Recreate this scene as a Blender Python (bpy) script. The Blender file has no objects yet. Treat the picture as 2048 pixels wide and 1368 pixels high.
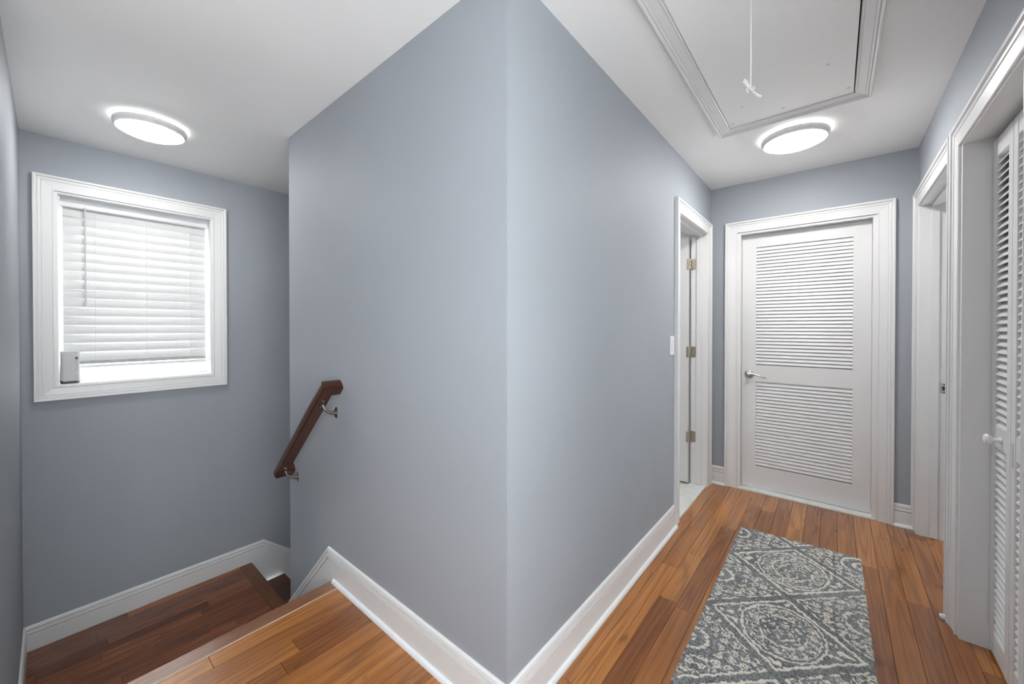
import bpy, bmesh, math, random
import numpy as np
from mathutils import Vector

R = math.radians
random.seed(7)
rng = np.random.default_rng(7)
scene = bpy.context.scene
COL = scene.collection

# ------------------------------------------------------------------ layout (metres)
H = 2.44                 # ceiling height above the hall floor
XR = 1.20                # hall, east wall
YE = 2.62                # hall, end wall
XL = -1.74               # stairwell side of the middle walls
XW = -2.824              # window wall
YS = -1.043              # stair side wall
ZL = -0.606              # landing floor
LOW = -2.9

# ------------------------------------------------------------------ camera
cam_d = bpy.data.cameras.new('camera')
cam_d.sensor_fit = 'HORIZONTAL'
cam_d.sensor_width = 36.0
cam_d.lens = 36.0 * 772.17 / 2048
cam_d.shift_x = 0.00025
cam_d.shift_y = -(684 - 661.3) / 2048
cam_d.clip_start = 0.02
cam = bpy.data.objects.new('camera', cam_d)
COL.objects.link(cam)
cam.location = (0.798, -0.930, 1.291)
cam.rotation_euler = (R(90 - 0.431), 0, R(39.947))
scene.camera = cam

# ------------------------------------------------------------------ world (overcast daylight outside the window) and exposure
world = bpy.data.worlds.new('overcast_sky')
scene.world = world
world.use_nodes = True
wb = world.node_tree.nodes['Background']
wb.inputs['Color'].default_value = (0.96, 0.98, 1.0, 1)
wb.inputs['Strength'].default_value = 4.3
vs = scene.view_settings
vs.view_transform = 'Standard'
vs.look = 'None'
vs.gamma = 1.0
vs.use_curve_mapping = False
vs.exposure = 1.2
LAMP_STAIR = 21.0
LAMP_HALL = 29.0
FILL_BACK = 12.0  # lamp added behind the viewpoint to brighten the hall
FILL_BATH = 26.0  # unseen bathroom lamp, added as extra fill
try:
    scene.cycles.use_denoising = True
    scene.cycles.use_light_tree = False
    scene.cycles.max_bounces = 6
    scene.cycles.diffuse_bounces = 4
    scene.cycles.glossy_bounces = 3
    scene.cycles.sample_clamp_indirect = 8
except Exception:
    pass


# ------------------------------------------------------------------ materials
def srgb(r, g, b):
    f = lambda c: (c / 255 / 12.92) if c / 255 <= 0.04045 else ((c / 255 + 0.055) / 1.055) ** 2.4
    return (f(r), f(g), f(b), 1)


class Nodes:
    def __init__(self, name):
        self.m = bpy.data.materials.new(name)
        self.m.use_nodes = True
        self.t = self.m.node_tree
        self.b = self.t.nodes['Principled BSDF']

    def n(self, typ, **kw):
        nd = self.t.nodes.new(typ)
        for k, v in kw.items():
            setattr(nd, k, v)
        return nd

    def l(self, a, b):
        self.t.links.new(a, b)

    def math(self, op, a, b=None, clamp=False):
        nd = self.n('ShaderNodeMath', operation=op)
        nd.use_clamp = clamp
        for i, v in enumerate((a, b)):
            if v is None:
                continue
            if isinstance(v, (int, float)):
                nd.inputs[i].default_value = v
            else:
                self.l(v, nd.inputs[i])
        return nd.outputs[0]

    def noise(self, vec, scale, detail=2, rough=0.5, dist=0.0):
        nd = self.n('ShaderNodeTexNoise')
        nd.inputs['Scale'].default_value = scale
        nd.inputs['Detail'].default_value = detail
        nd.inputs['Roughness'].default_value = rough
        nd.inputs['Distortion'].default_value = dist
        if vec is not None:
            self.l(vec, nd.inputs['Vector'])
        return nd.outputs['Fac']

    def ramp(self, fac, *stops):
        nd = self.n('ShaderNodeValToRGB')
        e = nd.color_ramp.elements
        while len(e) < len(stops):
            e.new(0.5)
        for i, (p, c) in enumerate(stops):
            e[i].position = p
            e[i].color = c if len(c) == 4 else (*c, 1)
        self.l(fac, nd.inputs[0])
        return nd.outputs[0]

    def mix(self, fac, a, b, blend='MIX'):
        nd = self.n('ShaderNodeMix', data_type='RGBA', blend_type=blend)
        for s, v in ((0, fac), (6, a), (7, b)):
            if isinstance(v, (int, float)):
                nd.inputs[s].default_value = v
            elif isinstance(v, tuple):
                nd.inputs[s].default_value = v
            else:
                self.l(v, nd.inputs[s])
        return nd.outputs[2]

    def bump(self, h, strength, dist=0.001):
        nd = self.n('ShaderNodeBump')
        nd.inputs['Strength'].default_value = strength
        nd.inputs['Distance'].default_value = dist
        self.l(h, nd.inputs['Height'])
        self.l(nd.outputs[0], self.b.inputs['Normal'])

    def setb(self, **kw):
        for k, v in kw.items():
            k = k.replace('_', ' ')
            if k in self.b.inputs:
                self.b.inputs[k].default_value = v
        return self


def paint(name, col, rough, bump=0.12, scale=260, mottle=0.03):
    q = Nodes(name)
    tc = q.n('ShaderNodeTexCoord').outputs['Object']
    n1 = q.noise(tc, 1.7, 3)
    lo = tuple(c * (1 - mottle) for c in col[:3]) + (1,)
    hi = tuple(min(1, c * (1 + mottle)) for c in col[:3]) + (1,)
    q.l(q.ramp(n1, (0.3, lo), (0.7, hi)), q.b.inputs['Base Color'])
    q.setb(Roughness=rough)
    if bump > .05:
        q.bump(q.noise(tc, scale, 1), bump, 0.0006)
    return q.m


def wood(name, dark, light, rough=0.25, axis='Y', ring=48, spec=0.5, contrast=1.0, coat=0.0):
    q = Nodes(name)
    tc = q.n('ShaderNodeTexCoord').outputs['Object']
    oi = q.n('ShaderNodeObjectInfo').outputs['Random']
    if axis == 'X':
        mp0 = q.n('ShaderNodeMapping')
        mp0.inputs['Rotation'].default_value = (0, 0, R(90))
        q.l(tc, mp0.inputs[0])
        tc = mp0.outputs[0]
    cmb = q.n('ShaderNodeCombineXYZ')
    q.l(q.math('MULTIPLY', oi, 31.7), cmb.inputs[0])
    q.l(q.math('MULTIPLY', oi, 57.3), cmb.inputs[1])
    q.l(q.math('MULTIPLY', oi, 11.9), cmb.inputs[2])
    add = q.n('ShaderNodeVectorMath', operation='ADD')
    q.l(tc, add.inputs[0])
    q.l(cmb.outputs[0], add.inputs[1])

    def mapped(sx, sy, sz):
        m = q.n('ShaderNodeMapping')
        m.inputs['Scale'].default_value = (sx, sy, sz)
        q.l(add.outputs[0], m.inputs[0])
        return m.outputs[0]
    n1 = q.noise(mapped(15, 0.75, 15), 1.0, 1.5, 0.4, 0.12)
    rings = q.math('SINE', q.math('MULTIPLY', n1, ring))
    rings = q.math('ADD', q.math('MULTIPLY', rings, 0.5), 0.5)
    rings = q.math('POWER', rings, 2.2)
    fib = q.noise(mapped(190, 3.2, 190), 1.0, 3, 0.6)
    blot = q.noise(mapped(9, 2.2, 9), 1.0, 2, 0.5)
    pores = q.noise(mapped(420, 18, 420), 1.0, 2, 0.5)
    knots = q.noise(mapped(14, 5, 14), 1.0, 1, 0.5, 0.6)
    fac = q.math('ADD', q.math('MULTIPLY', oi, 0.80), q.math('MULTIPLY', blot, 0.55))
    fac = q.math('SUBTRACT', fac, 0.12, clamp=True)
    c = q.mix(fac, dark, light)
    c = q.mix(q.math('MULTIPLY', rings, 0.40 * contrast), c, tuple(x * 0.45 for x in dark[:3]) + (1,))
    c = q.mix(q.math('MULTIPLY', q.math('SUBTRACT', fib, 0.44, clamp=True), 1.5 * contrast, clamp=True), c,
              tuple(x * 0.4 for x in dark[:3]) + (1,))
    kn = q.math('MULTIPLY', q.math('SUBTRACT', knots, 0.70, clamp=True), 7.0, clamp=True)
    c = q.mix(kn, c, tuple(x * 0.35 for x in dark[:3]) + (1,))
    q.l(c, q.b.inputs['Base Color'])
    rg = q.math('ADD', q.math('MULTIPLY', pores, 0.10), rough - 0.05)
    q.l(rg, q.b.inputs['Roughness'])
    if 'Specular IOR Level' in q.b.inputs:
        q.b.inputs['Specular IOR Level'].default_value = spec
    q.setb(Coat_Weight=coat, Coat_Roughness=0.09)
    q.bump(q.math('ADD', fib, q.math('MULTIPLY', rings, 0.3)), 0.03, 0.0005)
    return q.m


def metal(name, col, rough):
    q = Nodes(name)
    tc = q.n('ShaderNodeTexCoord').outputs['Object']
    n = q.noise(tc, 90, 3)
    q.l(q.ramp(n, (0.3, tuple(c * 0.75 for c in col[:3])), (0.7, col)), q.b.inputs['Base Color'])
    q.setb(Metallic=1.0, Roughness=rough)
    return q.m


def marble(name, col, vein):
    q = Nodes(name)
    tc = q.n('ShaderNodeTexCoord').outputs['Object']
    n = q.noise(tc, 7, 6, 0.6, 1.6)
    v = q.math('ABSOLUTE', q.math('SUBTRACT', n, 0.5))
    q.l(q.ramp(v, (0.0, vein), (0.06, col)), q.b.inputs['Base Color'])
    q.setb(Roughness=0.2)
    return q.m


M = {}
M['wall'] = paint('blue_grey_wall_paint', srgb(161, 166, 173), 0.62)
M['ceiling'] = paint('white_ceiling_paint', srgb(250, 250, 250), 0.75, 0.10)
M['trim'] = paint('white_trim_enamel', srgb(230, 230, 230), 0.33, 0.03, 120, 0.01)
M['door'] = paint('white_door_enamel', srgb(228, 228, 228), 0.38, 0.03, 140, 0.01)
M['bath'] = paint('white_bathroom_paint', srgb(225, 227, 230), 0.6)
M['dark'] = paint('dark_grey_shade', srgb(60, 60, 62), 0.8)  # dark grey; on the closet walls it stands in for shade
M['plank'] = wood('oak_plank', srgb(128, 73, 32), srgb(196, 130, 66), 0.24, coat=0.5)
M['nosing'] = wood('oak_nosing', srgb(108, 64, 40), srgb(150, 96, 60), 0.22, coat=1.0)
M['landing'] = wood('landing_plank', srgb(96, 50, 28), srgb(156, 90, 52), 0.24, coat=0.3)
M['landing_x'] = wood('landing_nosing', srgb(100, 60, 38), srgb(128, 82, 52), 0.3, 'X')
M['tread'] = wood('dark_tread', srgb(70, 42, 30), srgb(92, 56, 38), 0.35, 'X')
M['rail'] = wood('dark_stained_handrail', srgb(64, 34, 22), srgb(94, 52, 35), 0.3, 'X', 40, 0.5, 0.7)
M['sub'] = paint('dark_subfloor', srgb(58, 34, 20), 0.9)
M['nickel'] = metal('satin_nickel', (0.62, 0.61, 0.60, 1), 0.22)
M['brass'] = metal('aged_nickel_hinge', (0.66, 0.60, 0.48, 1), 0.42)
M['bronze'] = metal('tarnished_bracket', (0.34, 0.30, 0.26, 1), 0.34)
M['marble'] = marble('white_marble', srgb(228, 229, 226), srgb(214, 216, 214))
M['tile'] = marble('white_floor_tile', srgb(232, 230, 224), srgb(215, 213, 206))
M['plastic'] = paint('white_plastic', srgb(232, 234, 236), 0.35, 0.02)
M['grey_plastic'] = paint('pale_grey_plastic', srgb(206, 206, 206), 0.45, 0.03)
M['charcoal_plastic'] = paint('charcoal_plastic', srgb(96, 95, 92), 0.45, 0.03)
M['cord'] = paint('white_cotton_cord', srgb(228, 226, 222), 0.85, 0.3, 900)
M['cream'] = paint('cream_wood_filler', srgb(214, 198, 172), 0.6)
M['filler'] = paint('grey_filler', srgb(222, 222, 222), 0.7)

q = Nodes('blind_slat_vinyl')          # white slats that let some daylight through
tc = q.n('ShaderNodeTexCoord').outputs['Object']
q.l(q.ramp(q.noise(tc, 30, 2), (0.3, srgb(214, 214, 214)), (0.7, srgb(219, 219, 219))), q.b.inputs['Base Color'])
q.setb(Roughness=0.7, Specular_IOR_Level=0.2)
tr = q.n('ShaderNodeBsdfTranslucent')
tr.inputs[0].default_value = (0.95, 0.95, 0.95, 1)
mx = q.n('ShaderNodeMixShader')
mx.inputs[0].default_value = 0.06
out = [n for n in q.t.nodes if n.type == 'OUTPUT_MATERIAL'][0]
q.l(q.b.outputs[0], mx.inputs[1]); q.l(tr.outputs[0], mx.inputs[2]); q.l(mx.outputs[0], out.inputs[0])
M['slat'] = q.m

q = Nodes('window_glass')            # thin clear pane with a faint reflection
tc = q.n('ShaderNodeTexCoord').outputs['Object']
tb = q.n('ShaderNodeBsdfTransparent')
q.l(q.ramp(q.noise(tc, 4, 1), (0.4, (0.96, 0.98, 0.97, 1)), (0.6, (0.98, 0.99, 0.99, 1))), tb.inputs[0])
gb = q.n('ShaderNodeBsdfGlossy')
gb.inputs['Roughness'].default_value = 0.02
mx = q.n('ShaderNodeMixShader')
mx.inputs[0].default_value = 0.05
out = [n for n in q.t.nodes if n.type == 'OUTPUT_MATERIAL'][0]
q.l(tb.outputs[0], mx.inputs[1]); q.l(gb.outputs[0], mx.inputs[2]); q.l(mx.outputs[0], out.inputs[0])
M['glass'] = q.m

q = Nodes('opal_lamp_ring')           # milky acrylic ring that glows a little
tc = q.n('ShaderNodeTexCoord').outputs['Object']
q.l(q.ramp(q.noise(tc, 20, 1), (0.4, srgb(216, 216, 216)), (0.6, srgb(222, 222, 222))), q.b.inputs['Base Color'])
q.setb(Roughness=0.35)
tr = q.n('ShaderNodeBsdfTranslucent')
tr.inputs[0].default_value = (0.8, 0.8, 0.8, 1)
mx = q.n('ShaderNodeMixShader')
mx.inputs[0].default_value = 0.05
out = [n for n in q.t.nodes if n.type == 'OUTPUT_MATERIAL'][0]
q.l(q.b.outputs[0], mx.inputs[1]); q.l(tr.outputs[0], mx.inputs[2]); q.l(mx.outputs[0], out.inputs[0])
M['ring'] = q.m


def lamp_mat(name, strength):
    q = Nodes(name)
    tc = q.n('ShaderNodeTexCoord').outputs['Object']
    q.l(q.ramp(q.noise(tc, 3, 1), (0.3, (1.0, 0.985, 0.965, 1)), (0.7, (1, 0.99, 0.97, 1))), q.b.inputs['Emission Color'])
    q.setb(Base_Color=(0.9, 0.9, 0.9, 1), Roughness=0.4, Emission_Strength=strength)
    return q.m


# ------------------------------------------------------------------ object helpers
WL = {}   # world location of every created object


def _link(o, loc, parent):
    COL.objects.link(o)
    base = WL[parent.name] if parent else Vector((0, 0, 0))
    o.location = Vector(loc) - base
    if parent:
        o.parent = parent
    WL[o.name] = Vector(loc)
    return o


def tag(o, label=None, cat=None, group=None, kind=None):
    if label: o['label'] = label
    if cat: o['category'] = cat
    if group: o['group'] = group
    if kind: o['kind'] = kind
    return o


def empty(name, loc, label=None, cat=None, group=None, kind=None, parent=None):
    o = bpy.data.objects.new(name, None)
    o.empty_display_size = 0.05
    _link(o, loc, parent)
    return tag(o, label, cat, group, kind)


class MB:
    """collects shapes for ONE mesh object, in world coordinates"""
    def __init__(self):
        self.v = []; self.f = []

    def poly(self, vs, fs):
        b = len(self.v)
        self.v += [tuple(x) for x in vs]
        self.f += [tuple(i + b for i in f) for f in fs]
        return self

    def box(self, x0, x1, y0, y1, z0, z1):
        x0, x1 = sorted((x0, x1)); y0, y1 = sorted((y0, y1)); z0, z1 = sorted((z0, z1))
        return self.poly([(x0, y0, z0), (x1, y0, z0), (x1, y1, z0), (x0, y1, z0), (x0, y0, z1), (x1, y0, z1), (x1, y1, z1), (x0, y1, z1)],
                         [(0, 3, 2, 1), (4, 5, 6, 7), (0, 1, 5, 4), (1, 2, 6, 5), (2, 3, 7, 6), (3, 0, 4, 7)])

    def prism(self, pts, z0, z1):
        n = len(pts)
        vs = [(x, y, z0) for x, y in pts] + [(x, y, z1) for x, y in pts]
        return self.poly(vs, [tuple(range(n))[::-1], tuple(range(n, 2 * n))] + [(i, (i + 1) % n, n + (i + 1) % n, n + i) for i in range(n)])

    def loft(self, rings, closed=True, caps=True):
        n = len(rings[0]); b = []
        vs = [p for r in rings for p in r]
        fs = []
        for k in range(len(rings) - 1):
            for i in range(n if closed else n - 1):
                j = (i + 1) % n
                fs.append((k * n + i, k * n + j, (k + 1) * n + j, (k + 1) * n + i))
        if caps:
            fs.append(tuple(range(n))[::-1])
            fs.append(tuple(range((len(rings) - 1) * n, len(rings) * n)))
        return self.poly(vs, fs)

    def lathe(self, prof, centre, axis=(0, 0, 1), seg=48):
        """prof: list of (radius, height along axis)"""
        w = Vector(axis).normalized()
        u = w.orthogonal().normalized(); v = w.cross(u)
        c = Vector(centre)
        rings = []
        for r, h in prof:
            r = max(r, 1e-5)
            rings.append([tuple(c + w * h + (u * math.cos(t) + v * math.sin(t)) * r) for t in [2 * math.pi * i / seg for i in range(seg)]])
        return self.loft(rings, True, True)

    def tube(self, path, rad, seg=8):
        path = [Vector(p) for p in path]
        if not isinstance(rad, (list, tuple)): rad = [rad] * len(path)
        rings = []; u = None
        for i, p in enumerate(path):
            t = (path[min(i + 1, len(path) - 1)] - path[max(i - 1, 0)]).normalized()
            if u is None: u = t.orthogonal().normalized()
            u = (u - t * u.dot(t)).normalized()
            v = t.cross(u)
            rings.append([tuple(p + (u * math.cos(a) + v * math.sin(a)) * rad[i]) for a in [2 * math.pi * k / seg for k in range(seg)]])
        return self.loft(rings)

    def build(self, name, mat, parent=None, bevel=0, segs=2, smooth=False, origin=None):
        V = np.array(self.v, float)
        c = Vector(origin) if origin is not None else Vector((V.min(0) + V.max(0)) / 2)
        me = bpy.data.meshes.new(name)
        me.from_pydata([tuple(Vector(p) - c) for p in self.v], [], self.f)
        bm = bmesh.new(); bm.from_mesh(me)
        bmesh.ops.recalc_face_normals(bm, faces=bm.faces)
        if bevel:
            es = [e for e in bm.edges if len(e.link_faces) == 2 and e.calc_face_angle(0) > 0.5]
            bmesh.ops.bevel(bm, geom=es, offset=bevel, segments=segs, affect='EDGES', clamp_overlap=True)
        bm.to_mesh(me); bm.free()
        if smooth:
            me.polygons.foreach_set('use_smooth', [True] * len(me.polygons))
            try:
                me.set_sharp_from_angle(angle=R(40))
            except Exception:
                pass
        me.materials.append(mat)
        o = bpy.data.objects.new(name, me)
        return _link(o, c, parent)


def box(name, d, mat, parent=None, bevel=0.0, segs=2):
    return MB().box(*d).build(name, mat, parent, bevel, segs)


def share(src, name, centre, parent):
    """another piece that shares the mesh of src"""
    o = bpy.data.objects.new(name, src.data)
    return _link(o, centre, parent)


def sweep(path, prof, mp, close=False):
    """mitred mouldings: path of 2-D points, profile of (offset to the left of the path, height), mp(u,v,h)->xyz.
    returns one MB per segment"""
    P = [Vector((a, b)) for a, b in path]
    n = len(P)
    segs = n if close else n - 1
    dirs = [(P[(i + 1) % n] - P[i]).normalized() for i in range(segs)]
    nor = [Vector((-d.y, d.x)) for d in dirs]

    def mit(i):
        if close:
            a, b = nor[(i - 1) % segs], nor[i % segs]
        else:
            if i == 0: return nor[0]
            if i == n - 1: return nor[-1]
            a, b = nor[i - 1], nor[i]
        return (a + b) / (1 + a.dot(b))
    res = []
    for i in range(segs):
        a, b = P[i], P[(i + 1) % n]
        ma, mb_ = mit(i), mit((i + 1) % n if close else i + 1)
        r0 = [mp(*(a + ma * o), h) for o, h in prof]
        r1 = [mp(*(b + mb_ * o), h) for o, h in prof]
        res.append(MB().loft([r0, r1]))
    return res


CASING = [(0, 0), (0, .010), (.002, .012), (.008, .012), (.010, .009), (.012, .0095), (.050, .0145), (.052, .0125), (.054, .0125), (.056, .016),
          (.062, .018), (.065, .018), (.067, .015), (.069, .015), (.072, .023), (.076, .025), (.083, .025), (.085, .023), (.085, 0)]
BASE = [(0, 0), (0, .014), (.098, .014), (.0985, .0045), (.1035, .0045), (.104, .0145), (.122, .0125), (.1225, .003), (.127, .003), (.1275, .012),
        (.141, .009), (.145, .005), (.145, 0)]
SHOE = [(0, 0)] + [(0.017 * math.sin(t), 0.013 + 0.015 * math.cos(t)) for t in [R(a) for a in (0, 18, 36, 54, 72, 90)]] + [(0.017, 0)]

# ================================================================== STRUCTURE
def structure(o, label, cat):
    return tag(o, label, cat, None, 'structure')


# ---- walls
DO1 = (0.193, 1.013)      # end door casing opening, x
DO2 = (1.745, 2.475)      # bathroom doorway, y
DO3 = (1.705, 2.535)      # east doorway, y
DO4 = (0.795, 1.485)      # closet doorway, y
DH = 2.05
WO = (-0.912, -0.140, 0.937, 2.118)   # window opening y0 y1 z0 z1
T = 0.12

m = MB().prism([(0, 0), (0, DO2[0]), (-T, DO2[0]), (-T, T)], -.30, H).box(-T, 0, DO2[0], DO2[1], DH, H).box(-T, 0, DO2[1], YE + T, -.30, H)
structure(m.build('wall_hall', M['wall']), 'blue grey hall wall holding the light switch and bathroom doorway', 'wall')
m = MB().prism([(0, 0), (-T, T), (XL + T, T), (XL, 0)], LOW, H)
structure(m.build('wall_middle', M['wall']), 'blue grey wall carrying the wooden handrail above the steps', 'wall')
m = MB().prism([(XL, 0), (XL + T, T), (XL + T, 4.0), (XL, 4.0)], LOW, H)
structure(m.build('wall_stairwell', M['wall']), 'blue grey wall turning into the stairwell beyond the handrail', 'wall')
m = MB().box(0, DO1[0], YE, YE + T, 0, H).box(DO1[1], XR + T, YE, YE + T, 0, H).box(DO1[0], DO1[1], YE, YE + T, DH, H)
structure(m.build('wall_end', M['wall']), 'blue grey end wall around the louvered door', 'wall')
W2 = (-1.84, -.30, .50, 2.16)   # added fill-light window in the same wall, behind the viewpoint
m = MB()
for a, b in ((-2.1, W2[0]), (W2[1], DO4[0]), (DO4[1], DO3[0]), (DO3[1], YE)):
    m.box(XR, XR + T, a, b, 0, H)
m.box(XR, XR + T, W2[0], W2[1], 0, W2[2]).box(XR, XR + T, W2[0], W2[1], W2[3], H)
m.box(XR, XR + T, DO4[0], DO4[1], DH, H).box(XR, XR + T, DO3[0], DO3[1], DH, H)
structure(m.build('wall_right', M['wall']), 'blue grey hall wall with the closet and open doorway', 'wall')
m = MB()
TW = 0.22
m.box(XW - TW, XW, YS - T, WO[0], LOW, H).box(XW - TW, XW, WO[1], 4.0, LOW, H)
m.box(XW - TW, XW, WO[0], WO[1], LOW, WO[2]).box(XW - TW, XW, WO[0], WO[1], WO[3], H)
structure(m.build('wall_window', M['wall']), 'blue grey stair wall around the blind-covered window', 'wall')
XC = -1.16            # corner where the landing side wall ends
m = MB().box(XW, XC, YS - T, YS, LOW, H)
structure(m.build('wall_left', M['wall']), 'blue grey side wall seen edge-on beside the window', 'wall')
m = MB().box(XC - T, XC, -2.1 - T, YS - T, 0, H).box(XC, XR + T, -2.1 - T, -2.1, 0, H)
m = MB().box(XC - T, XC, -2.1 - T, YS - T, 0, H).box(XC - T, XR + T, -2.1 - T, -2.1, 0, H)
structure(m.build('wall_back', M['wall']), 'blue grey hall wall behind the viewpoint', 'wall')
# shells of the rooms behind the doorways
m = MB().box(XL + T, -T, 2.50, 2.62, 0, H)
structure(m.build('wall_bathroom', M['bath']), 'white bathroom wall behind the hinged door', 'wall')
m = MB().box(2.6, 2.7, .56, 2.45, 0, H).box(2.6, 2.7, 3.2, 4.0, 0, H).box(2.6, 2.7, 2.45, 3.2, 0, .9).box(2.6, 2.7, 2.45, 3.2, 2.15, H).box(XR + T, 2.6, 1.54, 1.64, 0, H).box(XR + T, 2.6, .56, .66, 0, H)
structure(m.build('wall_rooms', M['wall']), 'blue grey walls of the rooms behind the east doorways', 'wall')
m = MB().box(-T, 2.7, 3.9, 4.0, 0, H).box(XW - TW, XL, 3.9, 4.0, LOW, H)
structure(m.build('wall_far', M['wall']), 'plain wall closing the rooms behind the end door', 'wall')

m = MB().box(1.82, 1.9, .66, 1.54, 0, H).box(XR + T + .06, 1.82, 1.525, 1.54, 0, H).box(XR + T + .06, 1.82, .66, .675, 0, H)  # closet lining, its inner shade put into the wall colour
structure(m.build('wall_closet', M['dark']), 'closet walls coloured dark to stand for the shade behind the louvered folding door', 'wall')

# ---- ceiling, with a hole for the hatch
HX0, HX1, HY0, HY1 = .330, .866, .21, 1.582
m = MB()
m.box(XW - TW, HX0, -2.2, 4.0, H, H + .05).box(HX1, XR + T, -2.22, .6, H, H + .05).box(HX1, 2.7, .6, 4.0, H, H + .05).box(HX0, HX1, -2.2, HY0, H, H + .05).box(HX0, HX1, HY1, 4.0, H, H + .05)
m.box(HX0 - .02, HX1 + .02, HY0 - .02, HY1 + .02, H + .20, H + .22)
m.box(HX0 - .02, HX0, HY0, HY1, H + .05, H + .2).box(HX1, HX1 + .02, HY0, HY1, H + .05, H + .2)
m.box(HX0, HX1, HY0 - .02, HY0, H + .05, H + .2).box(HX0, HX1, HY1, HY1 + .02, H + .05, H + .2)
structure(m.build('ceiling', M['ceiling']), 'smooth white ceiling over hall and stairs', 'ceiling')

# ---- hall floor of separate oak planks
floor = MB().box(-1.09, XR + T, YS - .0, 0, -.06, -.012).box(-T, XR + T, 0, .6, -.06, -.012).box(-T, 2.7, .6, 4.0, -.06, -.012).box(-1.16, XR + T, -2.22, YS, -.06, -.012).build('floor', M['sub'])
structure(floor, 'warm oak strip floor of the upstairs hall', 'floor')
PW = .0826


def plank(x0, x1, y0, y1, z, parent, mat, g=.0005):
    x0 += g; x1 -= g; y0 += g; y1 -= g; c = .0011
    vs = [(x0, y0, z - .012), (x1, y0, z - .012), (x1, y1, z - .012), (x0, y1, z - .012),
          (x0, y0, z - c), (x1, y0, z - c), (x1, y1, z - c), (x0, y1, z - c),
          (x0 + c, y0 + c, z), (x1 - c, y0 + c, z), (x1 - c, y1 - c, z), (x0 + c, y1 - c, z)]
    fs = [(0, 1, 5, 4), (1, 2, 6, 5), (2, 3, 7, 6), (3, 0, 4, 7), (4, 5, 9, 8), (5, 6, 10, 9), (6, 7, 11, 10), (7, 4, 8, 11), (8, 9, 10, 11)]
    return MB().poly(vs, fs).build('plank', mat, parent)


k = -21
while True:
    x0 = .650 + PW * k; x1 = x0 + PW; k += 1
    if x0 > 1.40: break
    x0 = max(x0, -1.085)
    ya, yb = (-2.1, -.0) if x1 < .001 else (-2.1, YE + .005)
    y = ya - random.uniform(0, .4)
    while y < yb:
        L = random.choice((random.uniform(.35, .7), random.uniform(.6, 1.1), random.uniform(.9, 1.5)))
        a, b = max(y, ya), min(y + L, yb)
        if yb - b < .12: b = yb; L = 99
        if b - a > .05:
            plank(x0, min(x1, 1.42), a, b, 0, floor, M['plank'])
        y += L
nb = MB()
pr = [(-1.175, -.012), (-1.178, -.020), (-1.172, -.028), (-1.092, -.028), (-1.092, -.0005), (-1.094, 0), (-1.166, 0), (-1.172, -.004)]
nb.loft([[(x, YS, z) for x, z in pr], [(x, -.0005, z) for x, z in pr]])
o = nb.build('nosing_board', M['nosing'], floor); o['label'] = 'brown nosing board along the top step edge'
o = box('filler_strip', (-1.0910, -1.0884, YS, -.0005, -.01, .0004), M['cream'], floor); o['label'] = 'thin white filler line beside the nosing board'

# ---- landing floor
land = MB().box(XW, -1.545, YS, .075, ZL - .06, ZL - .012).build('floor_landing', M['sub'])
structure(land, 'darker reddish oak floor of the stair landing below the window', 'floor')
x = XW + .004
while x < -1.56:
    y = YS - random.uniform(0, .35)
    while y < .02:
        L = random.uniform(.3, .8)
        a, b = max(y, YS), min(y + L, .02)
        if .02 - b < .1: b = .02; L = 99
        if b - a > .04: plank(x, min(x + .0705, -1.545), a, b, ZL, land, M['landing'])
        y += L
    x += .0705
nb = MB()
pr = [(.105, -.010), (.108, -.018), (.104, -.028), (.021, -.028), (.021, 0), (.097, 0), (.103, -.003)]
nb.loft([[(XW, y, ZL + z) for y, z in pr], [(XL - .02, y, ZL + z) for y, z in pr]])
o = nb.build('nosing_board', M['landing_x'], land); o['label'] = 'dark nosing board at the landing edge'

# ---- stairs
st = empty('staircase', (-1.36, -.5, ZL), 'short flight of brown steps between the hall floor edge and the landing', 'stairs')
sd = empty('staircase', (-2.28, .5, LOW), 'dark brown steps descending from the landing behind the handrail wall', 'stairs')
for i, (xa, z) in enumerate(((-1.375, -.202), (-1.575, -.404))):
    box('tread', (xa, xa + .235, YS + .002, -.007, z - .028, z), M['landing'], st, .004)
for xa, z0, z1 in ((-1.145, -.202, -.028), (-1.345, -.404, -.230), (-1.545, ZL, -.432)):
    box('riser', (xa, xa + .016, YS + .002, -.007, z0, z1), M['trim'], st)
RISE, RUN = .2, .235
for i in range(10):
    z = ZL - RISE * (i + 1); y0 = .09 + RUN * i
    if z < LOW + .05: break
    box('tread', (XW + .02, XL - .02, y0 - .012, y0 + RUN + .018, z - .028, z), M['tread'], sd, .004)
    box('riser', (XW + .02, XL - .02, y0 - .016, y0, z, z + RISE - .028), M['trim'], sd)
# skirt boards fixed to the walls below the sloping baseboards
s = (.644 / .765)
m = MB().loft([[(XW + h, y, z) for y, z in ((.10, ZL), (.145, ZL), (.145 + 2.2, ZL - 2.2 * s), (.145 + 2.2, ZL - 2.2 * s - .35), (.10, ZL - .35))] for h in (0, .004)])
structure(m.build('trim_1', M['trim']), 'white sloping skirt board on the window wall beside the descending steps', 'trim')
m = MB().loft([[(x, h, z) for x, z in ((-1.17, 0), (-1.74, -.57), (-1.749, -.57), (-1.749, -1.2), (-1.10, -1.2), (-1.10, 0))] for h in (0, -.003)])
structure(m.build('trim_2', M['trim']), 'white skirt board on the handrail wall beside the short steps', 'trim')
m = MB().loft([[(XL - h, y, z) for y, z in ((-.006, ZL + .15), (.10, ZL + .15), (.2, ZL + .10), (2.4, ZL - 1.8), (2.4, ZL - 2.2), (-.006, ZL - .4))] for h in (0, .009)])
structure(m.build('trim_3', M['trim']), 'white skirt board on the stairwell wall beyond the handrail', 'trim')
m = MB().box(XW, XL, .09 + RUN * 9, 4.0, LOW, LOW + .05)
structure(m.build('floor_lower', M['landing']), 'dark floor at the foot of the stairs', 'floor')

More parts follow.
